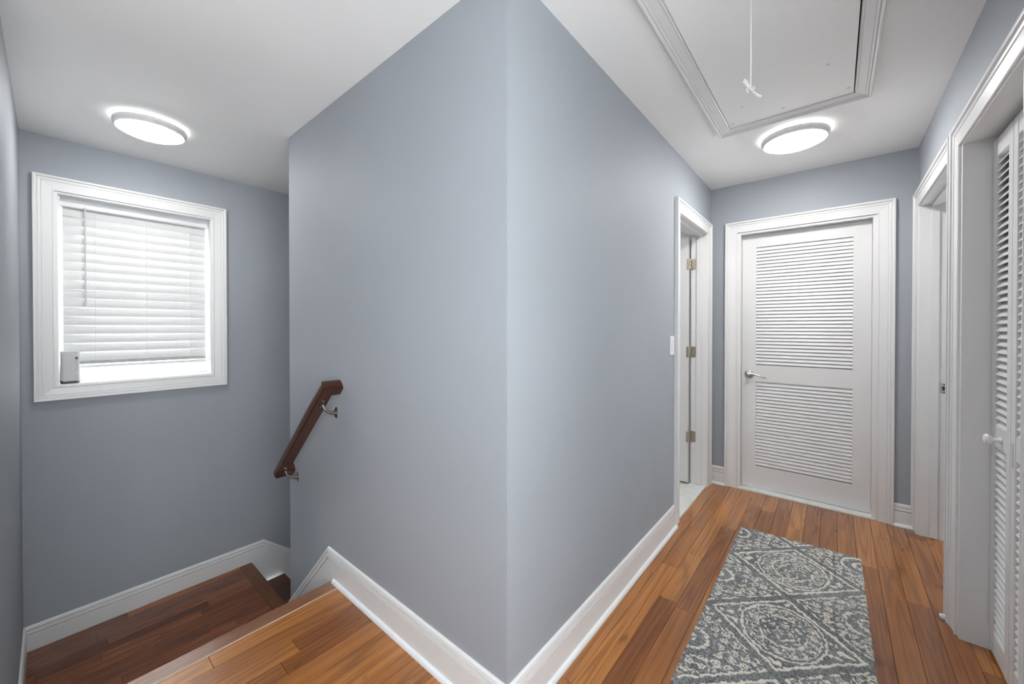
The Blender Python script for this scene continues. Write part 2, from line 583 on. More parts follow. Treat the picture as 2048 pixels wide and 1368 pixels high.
# ---- bathroom floor and marble threshold
bf = MB().box(XL + T, -T - .002, T, 2.5, -.05, -.008).build('floor_bathroom', M['sub'])
structure(bf, 'pale bathroom floor tiles beyond the marble threshold', 'floor')
y = .13
while y < 2.45:
    x = -T - .004
    while x > -1.5:
        MB().box(x - .298, x, y, y + .298, -.008, 0.0).build('tile', M['tile'], bf, .001, 1)
        x -= .301
    y += .301

# ---- baseboards (trim pieces), each with its shoe moulding
def baseboard(name, path, mp, label, shoe=True, matp=None):
    root = None
    for i, mb in enumerate(sweep(path, BASE, mp)):
        if root is None:
            root = mb.build(name, M['trim']); structure(root, label, 'baseboard')
        else:
            mb.build('baseboard_piece', M['trim'], root)
    if shoe:
        for mb in sweep(shoe, SHOE, mp):
            mb.build('shoe_moulding', M['plastic'], root, smooth=True)
    return root


E1 = DO2[0] - .085
baseboard('baseboard_hall', [(-.014, 0), (E1, 0)], lambda u, v, h: (h, u, v), 'white grooved baseboard along the hall wall beside the rug', [(-.03, 0), (E1, 0)])
baseboard('baseboard_middle', [(-1.745, -.575), (-1.17, .002), (0, .002)], lambda u, v, h: (u, -h, v), 'white baseboard that bends down along the steps below the handrail', [(-1.150, .0), (.02, .0)])
baseboard('baseboard_window', [(YS, ZL), (.142, ZL), (2.3, ZL - 2.158 * s)], lambda u, v, h: (XW + h, u, v), 'white baseboard on the landing under the window, bending down the stairs', False)
baseboard('baseboard_left', [(-1.161, .008), (-1.17, .0), (-1.78, ZL), (XW, ZL)][::-1], lambda u, v, h: (u, YS + h, v), 'white baseboard on the side wall at the landing corner', False)
baseboard('baseboard_end', [(0, 0), (DO1[0] - .085, 0)], lambda u, v, h: (u, YE - h, v), 'short white baseboard between the bathroom doorway and louvered door', [(0, 0), (DO1[0] - .085, 0)])
baseboard('baseboard_corner', [(DO1[1] + .085, 0), (XR - .01, 0)], lambda u, v, h: (u, YE - h, v), 'short white baseboard to the side of the louvered door, opposite its lever', [(DO1[1] + .085, 0), (XR - .01, 0)])
baseboard('baseboard_right', [(-2.1, 0), (.68, 0)], lambda u, v, h: (XR - h, u, v), 'white baseboard on the hall wall before the closet', [(-2.1, 0), (.69, 0)])

# ================================================================== WINDOW
y0, y1, z0, z1 = WO
win = empty('window_1', (XW, (y0 + y1) / 2, z0))
structure(win, 'white framed stair window behind a closed blind', 'window')
for mb in sweep([(y0, z0), (y0, z1), (y1, z1), (y1, z0)], CASING, lambda u, v, h: (XW + h, u, v), True):
    mb.build('casing', M['trim'], win)
XG = XW - .190
jt = .012
box('jamb', (XG, XW + .002, y0 - .001, y0 + jt, z0, z1), M['trim'], win)
box('jamb', (XG, XW + .002, y1 - jt, y1 + .001, z0, z1), M['trim'], win)
box('head_jamb', (XG, XW + .002, y0 + jt, y1 - jt, z1 - jt, z1 + .001), M['trim'], win)
box('sill', (XG, XW + .004, y0 + jt, y1 - jt, z0 - .001, z0 + .008), M['trim'], win, .002)
# sash
a, b, c, d = y0 + jt, y1 - jt, z0 + .008, z1 - jt
fr = MB().box(XG, XG + .045, a, a + .03, c, d).box(XG, XG + .045, b - .03, b, c, d).box(XG + .001, XG + .044, a + .03, b - .03, d - .03, d).build('window_frame', M['plastic'], win)
a += .028; b -= .028
for za, zb, xo in ((c, 1.56, .022), (1.53, d - .03, .004)):
    sa = MB()
    sa.box(XG + xo, XG + xo + .024, a, a + .035, za, zb).box(XG + xo, XG + xo + .024, b - .035, b, za, zb)
    sa.box(XG + xo, XG + xo + .024, a + .035, b - .035, za, za + .050).box(XG + xo, XG + xo + .024, a + .035, b - .035, zb - .035, zb)
    so = sa.build('sash', M['plastic'], win)
    box('pane', (XG + xo + .010, XG + xo + .014, a + .033, b - .033, za + .048, zb - .033), M['glass'], so)

# ---- added window behind the viewpoint, lets in fill daylight
w2 = empty('fill_window_back', (XR, (W2[0] + W2[1]) / 2, W2[2]))
structure(w2, 'white double hung window added behind the viewpoint for fill daylight', 'window')
for mb in sweep([(W2[0], W2[2]), (W2[0], W2[3]), (W2[1], W2[3]), (W2[1], W2[2])], CASING, lambda u, v, h: (XR - h, u, v), True):
    mb.build('casing', M['trim'], w2)
fr = MB()
for ya in (W2[0], W2[1] - .05):
    fr.box(XR + .04, XR + .08, ya, ya + .05, W2[2], W2[3])
for za in (W2[2], (W2[2] + W2[3]) / 2 - .02, W2[3] - .05):
    fr.box(XR + .042, XR + .078, W2[0], W2[1], za, za + .05)
fr.build('window_frame', M['plastic'], w2)
zm = (W2[2] + W2[3]) / 2
for za, zb_ in ((W2[2] + .04, zm - .01), (zm + .02, W2[3] - .04)):
    box('pane', (XR + .058, XR + .062, W2[0] + .04, W2[1] - .04, za, zb_), M['glass'], w2)

w3 = empty('fill_window_room', (2.6, 2.825, .9))  # added window out of view, sends fill daylight through the doorway
structure(w3, 'unseen white window added beyond the open doorway for fill daylight', 'window')
fr = MB()
for ya in (2.45, 3.15):
    fr.box(2.63, 2.67, ya, ya + .05, .9, 2.15)
for za in (.9, 1.50, 2.10):
    fr.box(2.632, 2.668, 2.45, 3.2, za, za + .05)
fr.build('window_frame', M['plastic'], w3)
for za in (.94, 1.54):
    box('pane', (2.648, 2.652, 2.49, 3.16, za, za + .57), M['glass'], w3)

# ---- blind
BY0, BY1 = -.8835, -.169
XB = XW - .080
bl = empty('window_blind', (XB, (BY0 + BY1) / 2, 1.035), 'white horizontal slat blind with tilt wand hanging in the stair window', 'blind')
vp = [(0, 0), (0.004, -.002), (.010, .004), (.010, .018), (.006, .022), (.006, .028), (.011, .034), (.011, .048), (.007, .054), (.012, .062), (.012, .070), (-.020, .070), (-.020, 0)]
MB().loft([[(XB + .016 + a, yy, 2.047 + b) for a, b in vp] for yy in (BY0 - .006, BY1 + .012)]).build('valance', M['plastic'], bl)
PITCH = .0570
sl = []
for t in np.linspace(-1, 1, 7):
    # crowned slat standing almost closed, lower edge towards the room
    zz = -t * .0365
    xx = .0165 * t + .0045 * (1 - t * t)
    sl.append((xx, zz))
sec = sl + [(x - .0022, z - .0004) for x, z in sl[::-1]]
first = None
for k in range(17):
    zc = 1.999 - PITCH * k + .031
    if first is None:
        mb = MB().loft([[(XB + x, yy, zc + z) for x, z in sec] for yy in (BY0 + .004, BY1 - .002)])
        first = mb.build('slat', M['slat'], bl, smooth=True)
        cz = WL[first.name]
    else:
        o = share(first, 'slat', cz - Vector((0, 0, PITCH * k)), bl)
        o.rotation_euler = (0, R(random.uniform(-1.2, 1.2)), 0)
rp = [(-.022, .0), (.020, .0), (.024, .004), (.024, .014), (.020, .018), (-.022, .018)]
for zz in (1.058, 1.0645, 1.071, 1.0775):
    box('slat', (XB - .024, XB + .022, BY0 + .004, BY1 - .002, zz, zz + .0042), M['slat'], bl)
MB().loft([[(XB + a, yy, 1.033 + b) for a, b in rp] for yy in (BY0 + .003, BY1)]).build('bottom_rail', M['plastic'], bl)
w = MB().tube([(XB + .034, -.786, 2.055), (XB + .036, -.786, 1.43)], .0042, 6).build('tilt_wand', M['grey_plastic'], bl)
for yy in (-.742, -.50, -.262):
    MB().tube([(XB + .0225, yy, 2.055), (XB + .0225, yy, 1.055)], .0009, 5).build('ladder_cord', M['cord'], bl)
    MB().lathe([(.0, 0), (.006, 0), (.006, .004), (.0, .006)], (XB + .024, yy, 1.045), (1, 0, 0), 10).build('cord_button', M['plastic'], bl)

# ---- small grey dispenser on the sill
dv = empty('air_freshener', (XW - .0225, -.854, z0 + .008), 'small pale grey plastic dispenser standing on the window sill', 'dispenser')


def rrect(cx, cy, hx, hy, r, z, n=6, tilt=None):
    pts = []
    for qx, qy, a0 in ((1, 1, 0), (-1, 1, 90), (-1, -1, 180), (1, -1, 270)):
        for i in range(n + 1):
            a = R(a0 + 90 * i / n)
            x = cx + qx * (hx - r) + r * math.cos(a); y = cy + qy * (hy - r) + r * math.sin(a)
            pts.append((x, y, z if tilt is None else z + tilt(x, y)))
    return pts


cx, cy, zb = XW - .0225, -.854, z0 + .008
wave = lambda x, y: .020 - .020 * ((y - (cy - .04)) / .08) + .006 * math.sin((y - cy) * 60)
MB().loft([rrect(cx, cy, 0.0198, .0385, .020, zb, tilt=lambda x, y: 0), rrect(cx, cy, 0.0217, .041, .020, zb + .006), rrect(cx, cy, 0.0217, .041, .020, zb + .006, tilt=wave)]).build('base', M['charcoal_plastic'], dv, smooth=True)
MB().loft([rrect(cx, cy, 0.0220, .0418, .020, zb + .0065, tilt=wave), rrect(cx, cy, 0.0217, .041, .020, zb + .07), rrect(cx, cy, 0.0205, .039, .019, zb + .13), rrect(cx, cy, 0.0209, .040, .019, zb + .196), rrect(cx, cy, 0.0194, .038, .018, zb + .200)]).build('housing', M['grey_plastic'], dv, smooth=True)
MB().lathe([(0, 0), (.0065, 0), (.0065, .002), (.004, .0025), (0, .001)], (cx + .0205, cy + .026, zb + .158), (1, .35, 0), 16).build('nozzle', M['charcoal_plastic'], dv)
MB().lathe([(0, 0), (.0055, 0), (.0055, .002), (0, .003)], (cx + .0215, cy + .027, zb + .065), (1, .35, 0), 16).build('button', M['filler'], dv)

# ================================================================== DOORS
def casing3(root, a, b, top, mp):
    """two legs and a head, mitred, around the opening a..b"""
    for mb in sweep([(a, 0), (a, top), (b, top), (b, 0)], CASING, mp):
        mb.build('casing', M['trim'], root)


# ---- door_1: louvered end door
d1 = empty('door_1', ((DO1[0] + DO1[1]) / 2, YE, 0))
structure(d1, 'white louvered door with lever handle at the end of the hall', 'door')
casing3(d1, DO1[0], DO1[1], DH, lambda u, v, h: (u, YE - h, v))
J0, J1 = .2165, .9905
YD = 2.680
for a, b in ((DO1[0] - .01, J0), (J1, DO1[1] + .01)):
    box('jamb', (a, b, YE - .001, YE + T + .02, 0, 2.034), M['trim'], d1)
box('head_jamb', (DO1[0] - .01, DO1[1] + .01, YE - .001, YE + T + .02, 2.034, DH + .02), M['trim'], d1)
box('threshold', (DO1[0] + .004, DO1[1] - .004, YE - .012, YE + T + .04, -.012, .010), M['marble'], d1, .003)
DZ0, DZ1 = .018, 2.031
D0, D1_ = J0 + .002, J1 - .002
LX0, LX1 = .315, .893
slab = MB()
slab.box(D0, LX0, YD, YD + .035, DZ0, DZ1).box(LX1, D1_, YD, YD + .035, DZ0, DZ1)
for za, zb_ in ((DZ0, .190), (.862, .995), (1.930, DZ1)):
    slab.box(LX0, LX1, YD, YD + .035, za, zb_)
slab.box(LX0, LX1, YD + .022, YD + .030, .19, 1.93)
sl_o = slab.build('door_leaf', M['door'], d1)
# sticking around the louvre panels
for za, zb_ in ((.190, .862), (.995, 1.930)):
    pz = [(0, 0), (0, .003), (-.006, -.004), (-.008, -.010), (-.006, -.02), (0, -.02)]
    n = 25 if za < .5 else 35
    pitch = (zb_ - za - .012) / n
    first = None
    for i in range(n):
        zc = za + .010 + pitch * (i + .5)
        if first is None:
            hw = pitch * .60
            sec = [(YD + .0025, -hw), (YD + .0015, -hw + .002), (YD + .0025, -hw + .0050), (YD + .0150, hw + .0015), (YD + .0185, hw), (YD + .0185, hw - .005), (YD + .0060, -hw)]
            first = MB().loft([[(xx, yy, zc + zz) for yy, zz in sec] for xx in (LX0, LX1)]).build('slat', M['door'], sl_o)
            c0 = WL[first.name]; zf = zc
        else:
            share(first, 'slat', c0 + Vector((0, 0, zc - zf)), sl_o)
# lever handle
lv = empty('lever_handle', (.268, YD, .918), parent=d1); lv['label'] = 'satin nickel lever handle on a round rose'
MB().lathe([(0, .0), (.033, .0), (.033, .003), (.030, .007), (.022, .009), (.013, .012), (.012, .030), (.013, .036), (.010, .048), (0, .050)], (.268, YD, .918), (0, -1, 0), 40).build('rose', M['nickel'], lv, smooth=True)
lp = [(.262 + .128 * t, YD - .044 + .010 * math.sin(t * 3.1), .918 + .008 * math.cos(t * 2.2) - .020 * math.sin(t * math.pi * .62) * t + .004 * t) for t in np.linspace(0, 1, 14)]
rings = []
for i, p in enumerate(lp):
    t = i / 13
    hx = .0085 * (1 - .45 * t); hy = .0045
    rings.append([(p[0], p[1] + hy * math.sin(a), p[2] + hx * math.cos(a)) for a in [2 * math.pi * k / 10 for k in range(10)]])
MB().loft(rings).build('lever', M['nickel'], lv, smooth=True)

# ---- door_2: bathroom doorway with door swung inward
d2 = empty('door_2', (0, (DO2[0] + DO2[1]) / 2, 0))
structure(d2, 'white bathroom door standing open on three nickel hinges', 'door')
casing3(d2, DO2[1], DO2[0], DH, lambda u, v, h: (h, u, v)) if False else casing3(d2, -DO2[1], -DO2[0], DH, lambda u, v, h: (h, -u, v))
box('jamb', (-T - .012, .002, DO2[0] - .012, DO2[0] + .004, 0, DH), M['trim'], d2)
box('jamb', (-T + .003, .002, DO2[1] - .004, DO2[1] + .012, 0, DH), M['trim'], d2)
box('head_jamb', (-T - .012, .002, DO2[0], DO2[1], DH - .005, DH + .012), M['trim'], d2)
box('door_stop', (-.072, -.035, DO2[1] - .015, DO2[1] - .004, .01, DH - .016), M['trim'], d2, .002)
box('door_stop', (-.072, -.035, DO2[0] + .004, DO2[0] + .015, .01, DH - .016), M['trim'], d2, .002)
box('door_stop', (-.072, -.035, DO2[0] + .004, DO2[1] - .004, DH - .016, DH - .005), M['trim'], d2, .002)
box('threshold', (-T - .004, -.001, DO2[0], DO2[1], -.02, .006), M['marble'], d2, .003)
lf = MB().box(-.125 - .71, -.128, 2.430, 2.464, .016, 2.035)
lfo = lf.build('door_leaf', M['door'], d2, .002)
for zc in (1.812, 1.092, .392):
    hg = empty('hinge', (-.12, 2.47, zc), parent=d2)
    MB().loft([[(xx, yy, zz) for xx, zz in [(-.118, zc - .045), (-.090, zc - .045), (-.082, zc - .042), (-.079, zc - .034), (-.079, zc + .034), (-.082, zc + .042), (-.090, zc + .045), (-.118, zc + .045)]] for yy in (DO2[1] - .0065, DO2[1] - .004)]).build('jamb_leaf', M['brass'], hg)
    MB().loft([[(xx, yy, zz) for xx, zz in [(-.125, zc - .044), (-.140, zc - .044), (-.140, zc + .044), (-.125, zc + .044)]] for yy in (2.4275, 2.430)]).build('door_leaf_plate', M['brass'], hg)
    MB().lathe([(0, -.048), (.004, -.048), (.0062, -.045), (.0062, -.016), (.0055, -.015), (.0062, -.014), (.0062, .014), (.0055, .015), (.0062, .016), (.0062, .045), (.004, .049), (0, .050)], (-.122, 2.4575, zc), (0, 0, 1), 14).build('pin', M['brass'], hg, smooth=True)
    for xx, zz in ((-.090, .028), (-.084, 0), (-.090, -.028)):
        MB().lathe([(0, 0), (.0035, 0), (.003, .0008), (0, .0008)], (xx, DO2[1] - .0065, zc + zz), (0, -1, 0), 10).build('screw', M['charcoal_plastic'], hg)

# ---- door_3: open doorway on the east wall
d3 = empty('door_3', (XR, (DO3[0] + DO3[1]) / 2, 0))
structure(d3, 'white cased doorway standing open between the corner and the closet', 'door')
casing3(d3, DO3[0], DO3[1], DH, lambda u, v, h: (XR - h, u, v))
box('jamb', (XR - .002, XR + T + .012, DO3[1] - .004, DO3[1] + .012, 0, DH), M['trim'], d3)
box('jamb', (XR - .002, XR + T + .012, DO3[0] - .012, DO3[0] + .004, 0, DH), M['trim'], d3)
box('head_jamb', (XR - .002, XR + T + .012, DO3[0], DO3[1], DH - .005, DH + .012), M['trim'], d3)
for d in ((DO3[1] - .015, DO3[1] - .004), (DO3[0] + .004, DO3[0] + .015)):
    box('door_stop', (XR + .046, XR + .082, d[0], d[1], .004, DH - .016), M['trim'], d3, .002)
box('door_stop', (XR + .046, XR + .082, DO3[0] + .004, DO3[1] - .004, DH - .016, DH - .005), M['trim'], d3, .002)
sp = empty('strike_plate', (XR + .105, DO3[1] - .005, .925), parent=d3); sp['label'] = 'grey metal strike plate on the doorway jamb'
yy = DO3[1] - .004
MB().loft([[(XR + .107 + a, y_, .924 + b) for a, b in ((-.018, -.026), (-.014, -.030), (.018, -.030), (.018, .030), (-.014, .030), (-.018, .026))] for y_ in (yy, yy - .002)]).build('plate', M['nickel'], sp)
box('latch_hole', (XR + .096, XR + .112, yy - .0024, yy - .002, .912, .936), M['dark'], sp)
for zz in (.948, .900):
    MB().lathe([(0, 0), (.0035, 0), (.003, .001), (0, .001)], (XR + .104, yy - .002, zz), (0, -1, 0), 10).build('screw', M['dark'], sp)
leaf3 = MB().box(XR + T + .016, XR + T + .016 + .78, DO3[0] + .008, DO3[0] + .043, .012, 2.035).build('door_leaf', M['door'], d3, .002)
box('corner_block', (XR - .040, XR - .002, DO4[1] + .088 + .02, DO3[0] - .088, 0, .018), M['plastic'], d3, .004)

# ---- door_4: louvered folding closet doors
d4 = empty('door_4', (XR, (DO4[0] + DO4[1]) / 2, 0))
structure(d4, 'white louvered folding closet door with round knob', 'door')
CI = .020
casing3(d4, DO4[0] - CI, DO4[1] + CI, DH + .002, lambda u, v, h: (XR - h, u, v))
box('jamb', (XR - .003, XR + T + .05, DO4[1] - .004, DO4[1] + CI + .004, 0, DH), M['trim'], d4)
box('jamb', (XR - .003, XR + T + .05, DO4[0] - CI - .004, DO4[0] + .004, 0, DH), M['trim'], d4)
box('head_jamb', (XR - .003, XR + T + .05, DO4[0] - CI, DO4[1] + CI, DH - .004, DH + .012), M['trim'], d4)
XB4 = 1.277
PWD = .2285
ps = None
for i in range(3):
    ya = DO4[1] - .006 - PWD * i; yb_ = ya - PWD + .003
    pm = MB(); xo = XB4
    pm.box(xo, xo + .028, ya - .045, ya, .014, 2.026).box(xo, xo + .028, yb_, yb_ + .045, .014, 2.026)
    for za, zb_ in ((.014, .100), (.828, .912), (1.955, 2.026)):
        pm.box(xo + .001, xo + .027, yb_ + .045, ya - .045, za, zb_)
    pan = pm.build('door_panel', M['door'], d4, .0015)
    for za, zb_, n in ((.100, .828, 26), (.912, 1.955, 37)):
        pit = (zb_ - za) / n
        for j in range(n):
            zc = za + pit * (j + .5)
            if ps is None:
                sec = [(xo + .0025, -.0165), (xo + .0015, -.013), (xo + .0220, .0145), (xo + .0255, .0165), (xo + .0265, .013), (xo + .0060, -.0145)]
                ps = MB().loft([[(xx, y_, zc + zz) for xx, zz in sec] for y_ in (ya - .046, yb_ + .046)]).build('slat', M['door'], pan)
                pc = WL[ps.name]; pz, py = zc, ya
            else:
                share(ps, 'slat', pc + Vector((0, ya - py, zc - pz)), pan)
    if i == 0:
        kn = MB().lathe([(0, 0), (.011, 0), (.009, .004), (.007, .010), (.008, .020), (.017, .027), (.020, .034), (.017, .041), (0, .045)], (xo, ya - .125, .868), (-1, 0, 0), 24).build('knob', M['plastic'], d4, smooth=True)
    if i == 1:
        box('pull_bar', (xo - .004, xo, ya - .026, ya - .020, .80, .888), M['plastic'], d4, .0015)

# ================================================================== CEILING LIGHTS
def ceiling_light(x, y, r, strength, label, mat_name):
    root = empty('ceiling_light', (x, y, H), label, 'ceiling light', 'round flush ceiling lights')
    em = lamp_mat(mat_name, strength)
    gl = lamp_mat(mat_name + '_slot', strength * 0.30)
    MB().lathe([(0, 0), (r * .80, 0), (r * .80, -.012), (0, -.012)], (x, y, H), seg=48).build('base', M['ring'], root, smooth=True)
    MB().lathe([(r * .80, -.010), (r * .93, -.012), (r * .985, -.013), (r, -.018), (r * .995, -.030), (r * .975, -.034), (r * .960, -.034), (r * .955, -.042), (r * .925, -.047), (r * .895, -.046), (r * .885, -.030), (r * .80, -.020)], (x, y, H), seg=32).build('trim_ring', M['ring'], root, smooth=True)
    dome = [(r * .885 * math.sin(a), -.040 - .034 * math.cos(a)) for a in [R(t) for t in range(0, 91, 10)]]
    MB().lathe(dome + [(r * .87, -.036), (0, -.034)], (x, y, H), seg=32).build('diffuser', em, root, smooth=True)
    # lit slot between the trim ring and the ceiling
    MB().lathe([(r * .82, -.001), (r * .86, -.001), (r * .87, -.009), (r * .82, -.009)], (x, y, H), seg=32).build('back_glow', gl, root, smooth=True)
    return root


ceiling_light(-2.172, -.560, .158, LAMP_STAIR, 'round flush ceiling light glowing white above the stair landing', 'stair_lamp_glow')
ceiling_light(.42, -1.56, .168, FILL_BACK, 'round flush ceiling light added behind the viewpoint as fill light', 'back_fill_glow')
ceiling_light(-.75, 1.3, .150, FILL_BATH, 'unseen round flush ceiling light added inside the bathroom as fill light', 'bath_fill_glow')
ceiling_light(.607, 1.915, .168, LAMP_HALL, 'round flush ceiling light glowing white near the attic hatch', 'hall_lamp_glow')

# ================================================================== ATTIC HATCH
ah = empty('attic_hatch', ((HX0 + HX1) / 2, (HY0 + HY1) / 2, H), 'white attic hatch panel with moulded trim and hanging pull cord in the hall ceiling', 'attic hatch')
box('panel', (HX0 + .002, HX1 - .005, HY0 + .004, HY1 - .0015, H - .006, H + .012), M['ceiling'], ah, .001)
for mb in sweep([(HX0 - .002, HY0 - .002), (HX0 - .002, HY1 + .002), (HX1 + .002, HY1 + .002), (HX1 + .002, HY0 - .002)],
                [(o * .72, h * .92) for o, h in CASING], lambda u, v, h: (u, v, H - h), True):
    mb.build('trim', M['trim'], ah)
for xx, yy in ((.770, 1.245), (.422, 1.375), (.585, 1.525), (.352, 1.535), (.842, 1.520)):
    MB().lathe([(0, 0), (.008, 0), (.007, .0008), (0, .001)], (xx, yy, H - .006), (0, 0, -1), 12).build('nail_patch', M['filler'], ah)
# pull cord
dv_ = Vector((-math.sin(R(39.947)), math.cos(R(39.947)), 0)); rt_ = Vector((math.cos(R(39.947)), math.sin(R(39.947)), 0))
cp = Vector((.798, -.930, 0)) + dv_ * 1.20 + rt_ * ((1499 - 1023.5) / 772.17 * 1.20)
zk = 1.291 + (655.5 - 178) / 772.17 * 1.20
CX, CY = cp.x, cp.y
pc_ = MB().tube([(CX, CY, H - .004), (CX, CY, zk + .2), (CX + .0006, CY, zk + .08), (CX, CY, zk)], .0022, 6).build('pull_cord', M['cord'], ah)
kt = []
for i in range(40):
    t = i / 39 * 2 * math.pi * 1.5
    kt.append((CX + (.006 + .003 * math.cos(2 * t)) * math.cos(t), CY + .006 * math.sin(t), zk - .004 + .006 * math.sin(2 * t)))
MB().tube(kt, .0032, 6).build('knot', M['cord'], pc_)
u3 = Vector((rt_.x, rt_.y, 0))
def cu(a, b): return tuple(Vector((CX, CY, zk)) + u3 * a + Vector((0, 0, b)))
MB().tube([cu(-.002, -.004), cu(-.010, .006), cu(-.018, .016), cu(-.022, .020), cu(-.020, .024), cu(-.014, .020), cu(-.006, .006), cu(0, 0)], .0034, 7).build('loop', M['cord'], pc_)
MB().tube([cu(0, -.004), cu(.010, -.014), cu(.020, -.022), cu(.032, -.028)], [.003, .0034, .004, .0044], 7).build('cord_end', M['cord'], pc_)

# ================================================================== HANDRAIL
hr = empty('handrail', (-1.4, 0, .73), 'dark brown wooden handrail returned to the wall above the steps', 'handrail')
Ct = Vector((-1.108, -.067, .998)); Cb = Vector((-1.698, -.067, .452))
D = (Cb - Ct).normalized(); B = Vector((D.z, 0, -D.x)).normalized()
if B.z < 0: B = -B
Yv = Vector((0, 1, 0))
hw, hh = .0295, .032
half = [(hw - .004, -hh), (hw - .0035, -hh + .005), (hw - .007, -hh + .0065), (hw - .007, -hh + .009), (hw - .001, -hh + .011), (hw, -.008), (hw, .004), (hw - .002, .014), (hw - .006, .022), (hw - .012, .028), (hw - .020, hh)]
prof = half + [(-a_, b_) for a_, b_ in half[::-1]]
top = [Ct + Yv * a + B * b + D * a for a, b in prof]
bot = [Cb + Yv * a + B * b - D * a for a, b in prof]
MB().loft([top, bot]).build('rail', M['rail'], hr)
MB().loft([top, [Vector((p.x, -.0005, p.z)) for p in top]]).build('return', M['rail'], hr)
MB().loft([bot, [Vector((p.x, -.0005, p.z)) for p in bot]]).build('return', M['rail'], hr)
for tt in (.115, .93):
    P = Ct.lerp(Cb, tt) - B * hh
    br = empty('bracket', (P.x, 0, P.z - .03), parent=hr); br['label'] = 'tarnished metal handrail bracket'
    xw, zw = P.x + .012, P.z - .052
    MB().loft([[(xw + a, y_, zw + b) for a, b in ((-.008, -.026), (.008, -.026), (.012, -.012), (.012, .018), (.006, .028), (-.006, .028), (-.012, .018), (-.012, -.012))] for y_ in (0, -.004)]).build('wall_plate', M['bronze'], br, .0012)
    MB().tube([(xw, -.003, zw), (xw, -.020, zw + .001), (xw - .002, -.042, zw + .010), (xw - .006, -.058, zw + .026), (P.x, -.064, P.z - .004)], [.011, .008, .0065, .0065, .008], 10).build('arm', M['bronze'], br, smooth=True)
    sad = [P + D * a + Yv * b - B * .0015 for a, b in ((-.026, -.010), (.026, -.010), (.030, 0), (.026, .010), (-.026, .010), (-.030, 0))]
    MB().loft([[p + B * .0015 for p in sad], [p - B * .003 for p in sad]]).build('saddle', M['bronze'], br)

# ================================================================== LIGHT SWITCH
sw = empty('light_switch', (0, 1.603, 1.178), 'white wall switch plate beside the bathroom doorway', 'light switch')
MB().box(0, .007, 1.566, 1.640, 1.118, 1.238).build('plate', M['plastic'], sw, .0025)
MB().poly([(.007, 1.586, 1.145), (.007, 1.620, 1.145), (.007, 1.620, 1.211), (.007, 1.586, 1.211), (.0085, 1.586, 1.145), (.0085, 1.620, 1.145), (.0125, 1.620, 1.211), (.0125, 1.586, 1.211)],
          [(0, 1, 2, 3), (4, 5, 6, 7), (0, 1, 5, 4), (1, 2, 6, 5), (2, 3, 7, 6), (3, 0, 4, 7)]).build('rocker', M['plastic'], sw)
for zz in (1.130, 1.226):
    MB().lathe([(0, 0), (.003, 0), (.0025, .001), (0, .001)], (.007, 1.603, zz), (1, 0, 0), 10).build('screw', M['filler'], sw)

# ================================================================== RUG
def vnoise(u, v, s, seed):
    """smooth value noise on a lattice"""
    g = np.random.default_rng(seed).random((97, 97))
    a, b = u * s, v * s
    i, j = np.floor(a).astype(int), np.floor(b).astype(int)
    f, h = a - i, b - j
    f = f * f * (3 - 2 * f); h = h * h * (3 - 2 * h)
    G = lambda x, y: g[x % 97, y % 97]
    return (G(i, j) * (1 - f) + G(i + 1, j) * f) * (1 - h) + (G(i, j + 1) * (1 - f) + G(i + 1, j + 1) * f) * h


RW, RL, st_ = .580, 1.56, .0027
nu, nv = int(RW / st_), int(RL / st_)
uu, vv = np.meshgrid(np.linspace(0, RW, nu + 1), np.linspace(0, RL, nv + 1), indexing='ij')
wob = lambda s, k, a: (vnoise(uu + 3, vv + 3, s, k) - .5) * a
u2 = uu + wob(60, 1, .009) + wob(140, 2, .008)
v2 = vv + wob(60, 3, .009) + wob(140, 4, .008)
PU, PV = .58, .532
V0 = .365
# nearest centre of the diamond lattice
def rel(cu, cv):
    du = u2 - cu; dv = v2 - cv
    return du - PU * np.round(du / PU), dv - PV * np.round(dv / PV)
duA, dvA = rel(.292, V0)
duB, dvB = rel(.292 + PU / 2, V0 + PV / 2)
pA = np.abs(duA) / (PU / 2) + np.abs(dvA) / (PV / 2)
pB = np.abs(duB) / (PU / 2) + np.abs(dvB) / (PV / 2)
inA = pA <= pB
du = np.where(inA, duA, duB); dv = np.where(inA, dvA, dvB); p = np.where(inA, pA, pB)
white = np.zeros_like(uu)
def put(mask, val=1.0):
    global white
    white = np.where(mask, val, white)
fine = vnoise(uu, vv, 95, 11); fine2 = vnoise(uu + 5, vv, 60, 12); fine3 = vnoise(uu, vv + 9, 130, 13)
ang = np.arctan2(dv, du)
r = np.sqrt((du / .146) ** 2 + (dv / .168) ** 2)
# central diamonds
put(inA & (p > .865) & (p < .925))
put(inA & (p > .70) & (p < .83) & (r > 1.12) & (fine2 > .66))
put(inA & (np.abs(r - 1.0) < .030))
put(inA & (np.abs(r - .885) < .020) & (fine > .30))
put(inA & (r > .58) & (r < .85) & (np.sin(ang * 30 + 3 * np.sin(r * 40)) * np.sin(r * 52 + 2 * np.sin(ang * 12)) + (fine - .5) * 1.6 > .30))
put(inA & (np.abs(r - .57) < .030) & (fine > .30))
put(inA & (r < .50) & (np.sin(r * 46 + np.sin(ang * 7) * 2.0) + (fine - .5) * 3.4 > .80))
put(inA & (np.abs(np.abs(du) - .190) + np.abs(dv) * .8 < .014))
put(inA & (np.abs(np.abs(du) - .160) + np.abs(np.abs(dv) - .035) < .010))
put(inA & (np.abs(np.abs(dv) - .196) + np.abs(du) * .8 < .013))
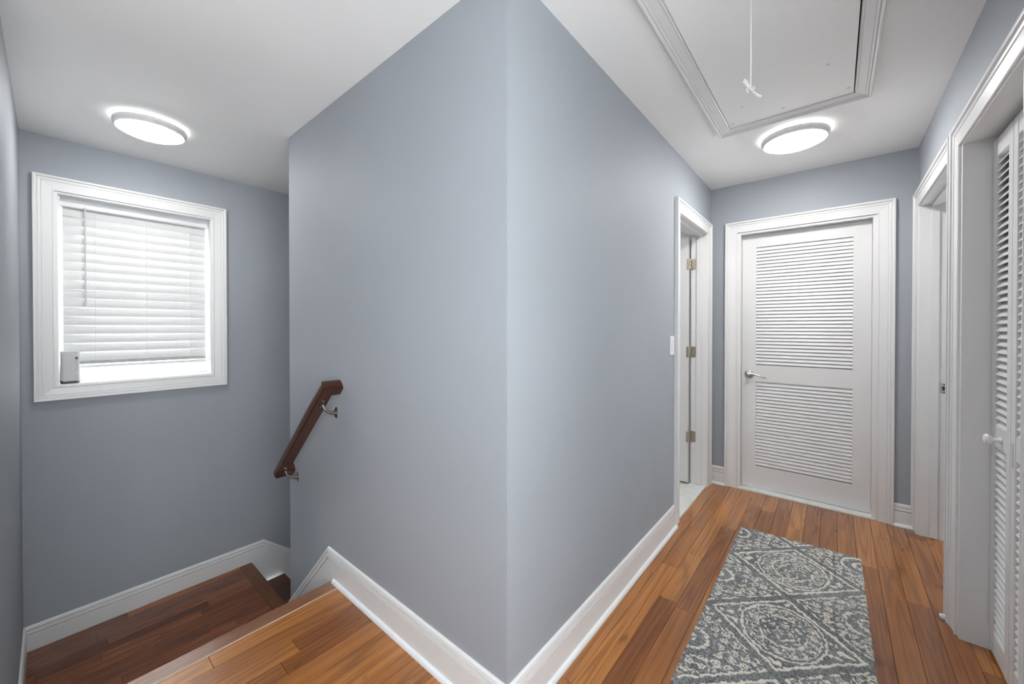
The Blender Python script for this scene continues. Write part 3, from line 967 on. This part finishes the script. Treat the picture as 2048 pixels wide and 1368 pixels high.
# side diamonds: broken line, curls, chevrons and buds
put(~inA & (p > .875) & (p < .925) & (fine2 > .34))
rc = np.sqrt((du / .085) ** 2 + (dv / .085) ** 2)
spiral = np.sin(rc * 11 + ang * 1.0)
put(~inA & (p < .84) & (rc < 1.15) & (spiral > .55) & (fine > .26))
cell_u = np.mod(du + .5, .042) - .021; cell_v = np.mod(dv + .5, .046) - .023
curl = np.sqrt(cell_u ** 2 + cell_v ** 2)
put(~inA & (p < .84) & (rc > 1.2) & (np.abs(curl - .0125) < .0032) & (np.arctan2(cell_v, cell_u) + 2.2 * fine > -1.2))
put(~inA & (p < .84) & (rc > 1.2) & (curl < .0045))
chev = np.mod(dv + np.abs(np.mod(du + .5, .07) - .035) * .9 + 2, .034)
put(~inA & (p > .60) & (p < .82) & (chev < .0075) & (fine2 > .42))
put(~inA & (p < .86) & (fine3 > .86))
# a few flecks everywhere in the grey bands
put((fine3 > .93) & (p > .93), .6)
spk = rng.random(uu.shape)
grey = 70 + 118 * (.6 * spk + .4 * vnoise(uu, vv, 210, 21)) + 26 * (vnoise(uu, vv, 9, 22) - .5)
gcol = np.stack([grey * .985, grey * 1.005, grey * 1.0], -1)
wht = 216 + 30 * spk
wcol = np.stack([wht, wht * .97, wht * .925], -1)
lab = gcol * (1 - white[..., None]) + wcol * white[..., None]
lin = 0.95 * (np.clip(lab, 0, 255) / 255.0) ** 2.2
edge = np.minimum(np.minimum(uu, RW - uu), np.minimum(vv, RL - vv))
z = .0095 + .0016 * white + .0022 * (rng.random(uu.shape) - .5) - .006 * np.clip(1 - edge / .006, 0, 1)
# world placement: far edge lies slightly askew
ra = R(.6)
X = .336 + uu * math.cos(ra) + vv * .006
Y = 1.926 + uu * .052 - vv
vs_ = np.stack([X, Y, z], -1).reshape(-1, 3)
n1 = nv + 1
fs = []
I, Jx = np.meshgrid(np.arange(nu), np.arange(nv), indexing='ij')
I = I.ravel(); Jx = Jx.ravel()
F = np.stack([I * n1 + Jx, I * n1 + Jx + 1, (I + 1) * n1 + Jx + 1, (I + 1) * n1 + Jx], -1)
nb_ = len(vs_)
rim = [i * n1 for i in range(nu + 1)] + [nu * n1 + j for j in range(1, nv + 1)] + [i * n1 + nv for i in range(nu - 1, -1, -1)] + [j for j in range(nv - 1, 0, -1)]
low = vs_[rim].copy(); low[:, 2] = .0006
allv = np.vstack([vs_, low])
nr = len(rim)
side = [(rim[i], rim[(i + 1) % nr], nb_ + (i + 1) % nr, nb_ + i) for i in range(nr)]
org = np.array([(X.min() + X.max()) / 2, (Y.min() + Y.max()) / 2, 0])
me = bpy.data.meshes.new('rug')
me.from_pydata((allv - org).tolist(), [], F.tolist() + side)
ca = me.color_attributes.new('weave', 'FLOAT_COLOR', 'POINT')
cl = np.ones((len(allv), 4), np.float32)
cl[:nb_, :3] = lin.reshape(-1, 3)
cl[nb_:, :3] = (.20, .21, .20)
ca.data.foreach_set('color', cl.ravel())
q = Nodes('rug_pile')
at = q.n('ShaderNodeAttribute', attribute_name='weave')
q.l(at.outputs['Color'], q.b.inputs['Base Color'])
q.setb(Roughness=0.95, Sheen_Weight=0.15)
if 'Specular IOR Level' in q.b.inputs: q.b.inputs['Specular IOR Level'].default_value = 0.1
tc = q.n('ShaderNodeTexCoord').outputs['Object']
q.bump(q.noise(tc, 700, 2), 0.5, 0.002)
me.materials.append(q.m)
rug = bpy.data.objects.new('rug', me)
_link(rug, org, None)
tag(rug, 'grey and cream runner rug with diamond and oval medallion pattern on the oak floor', 'rug')
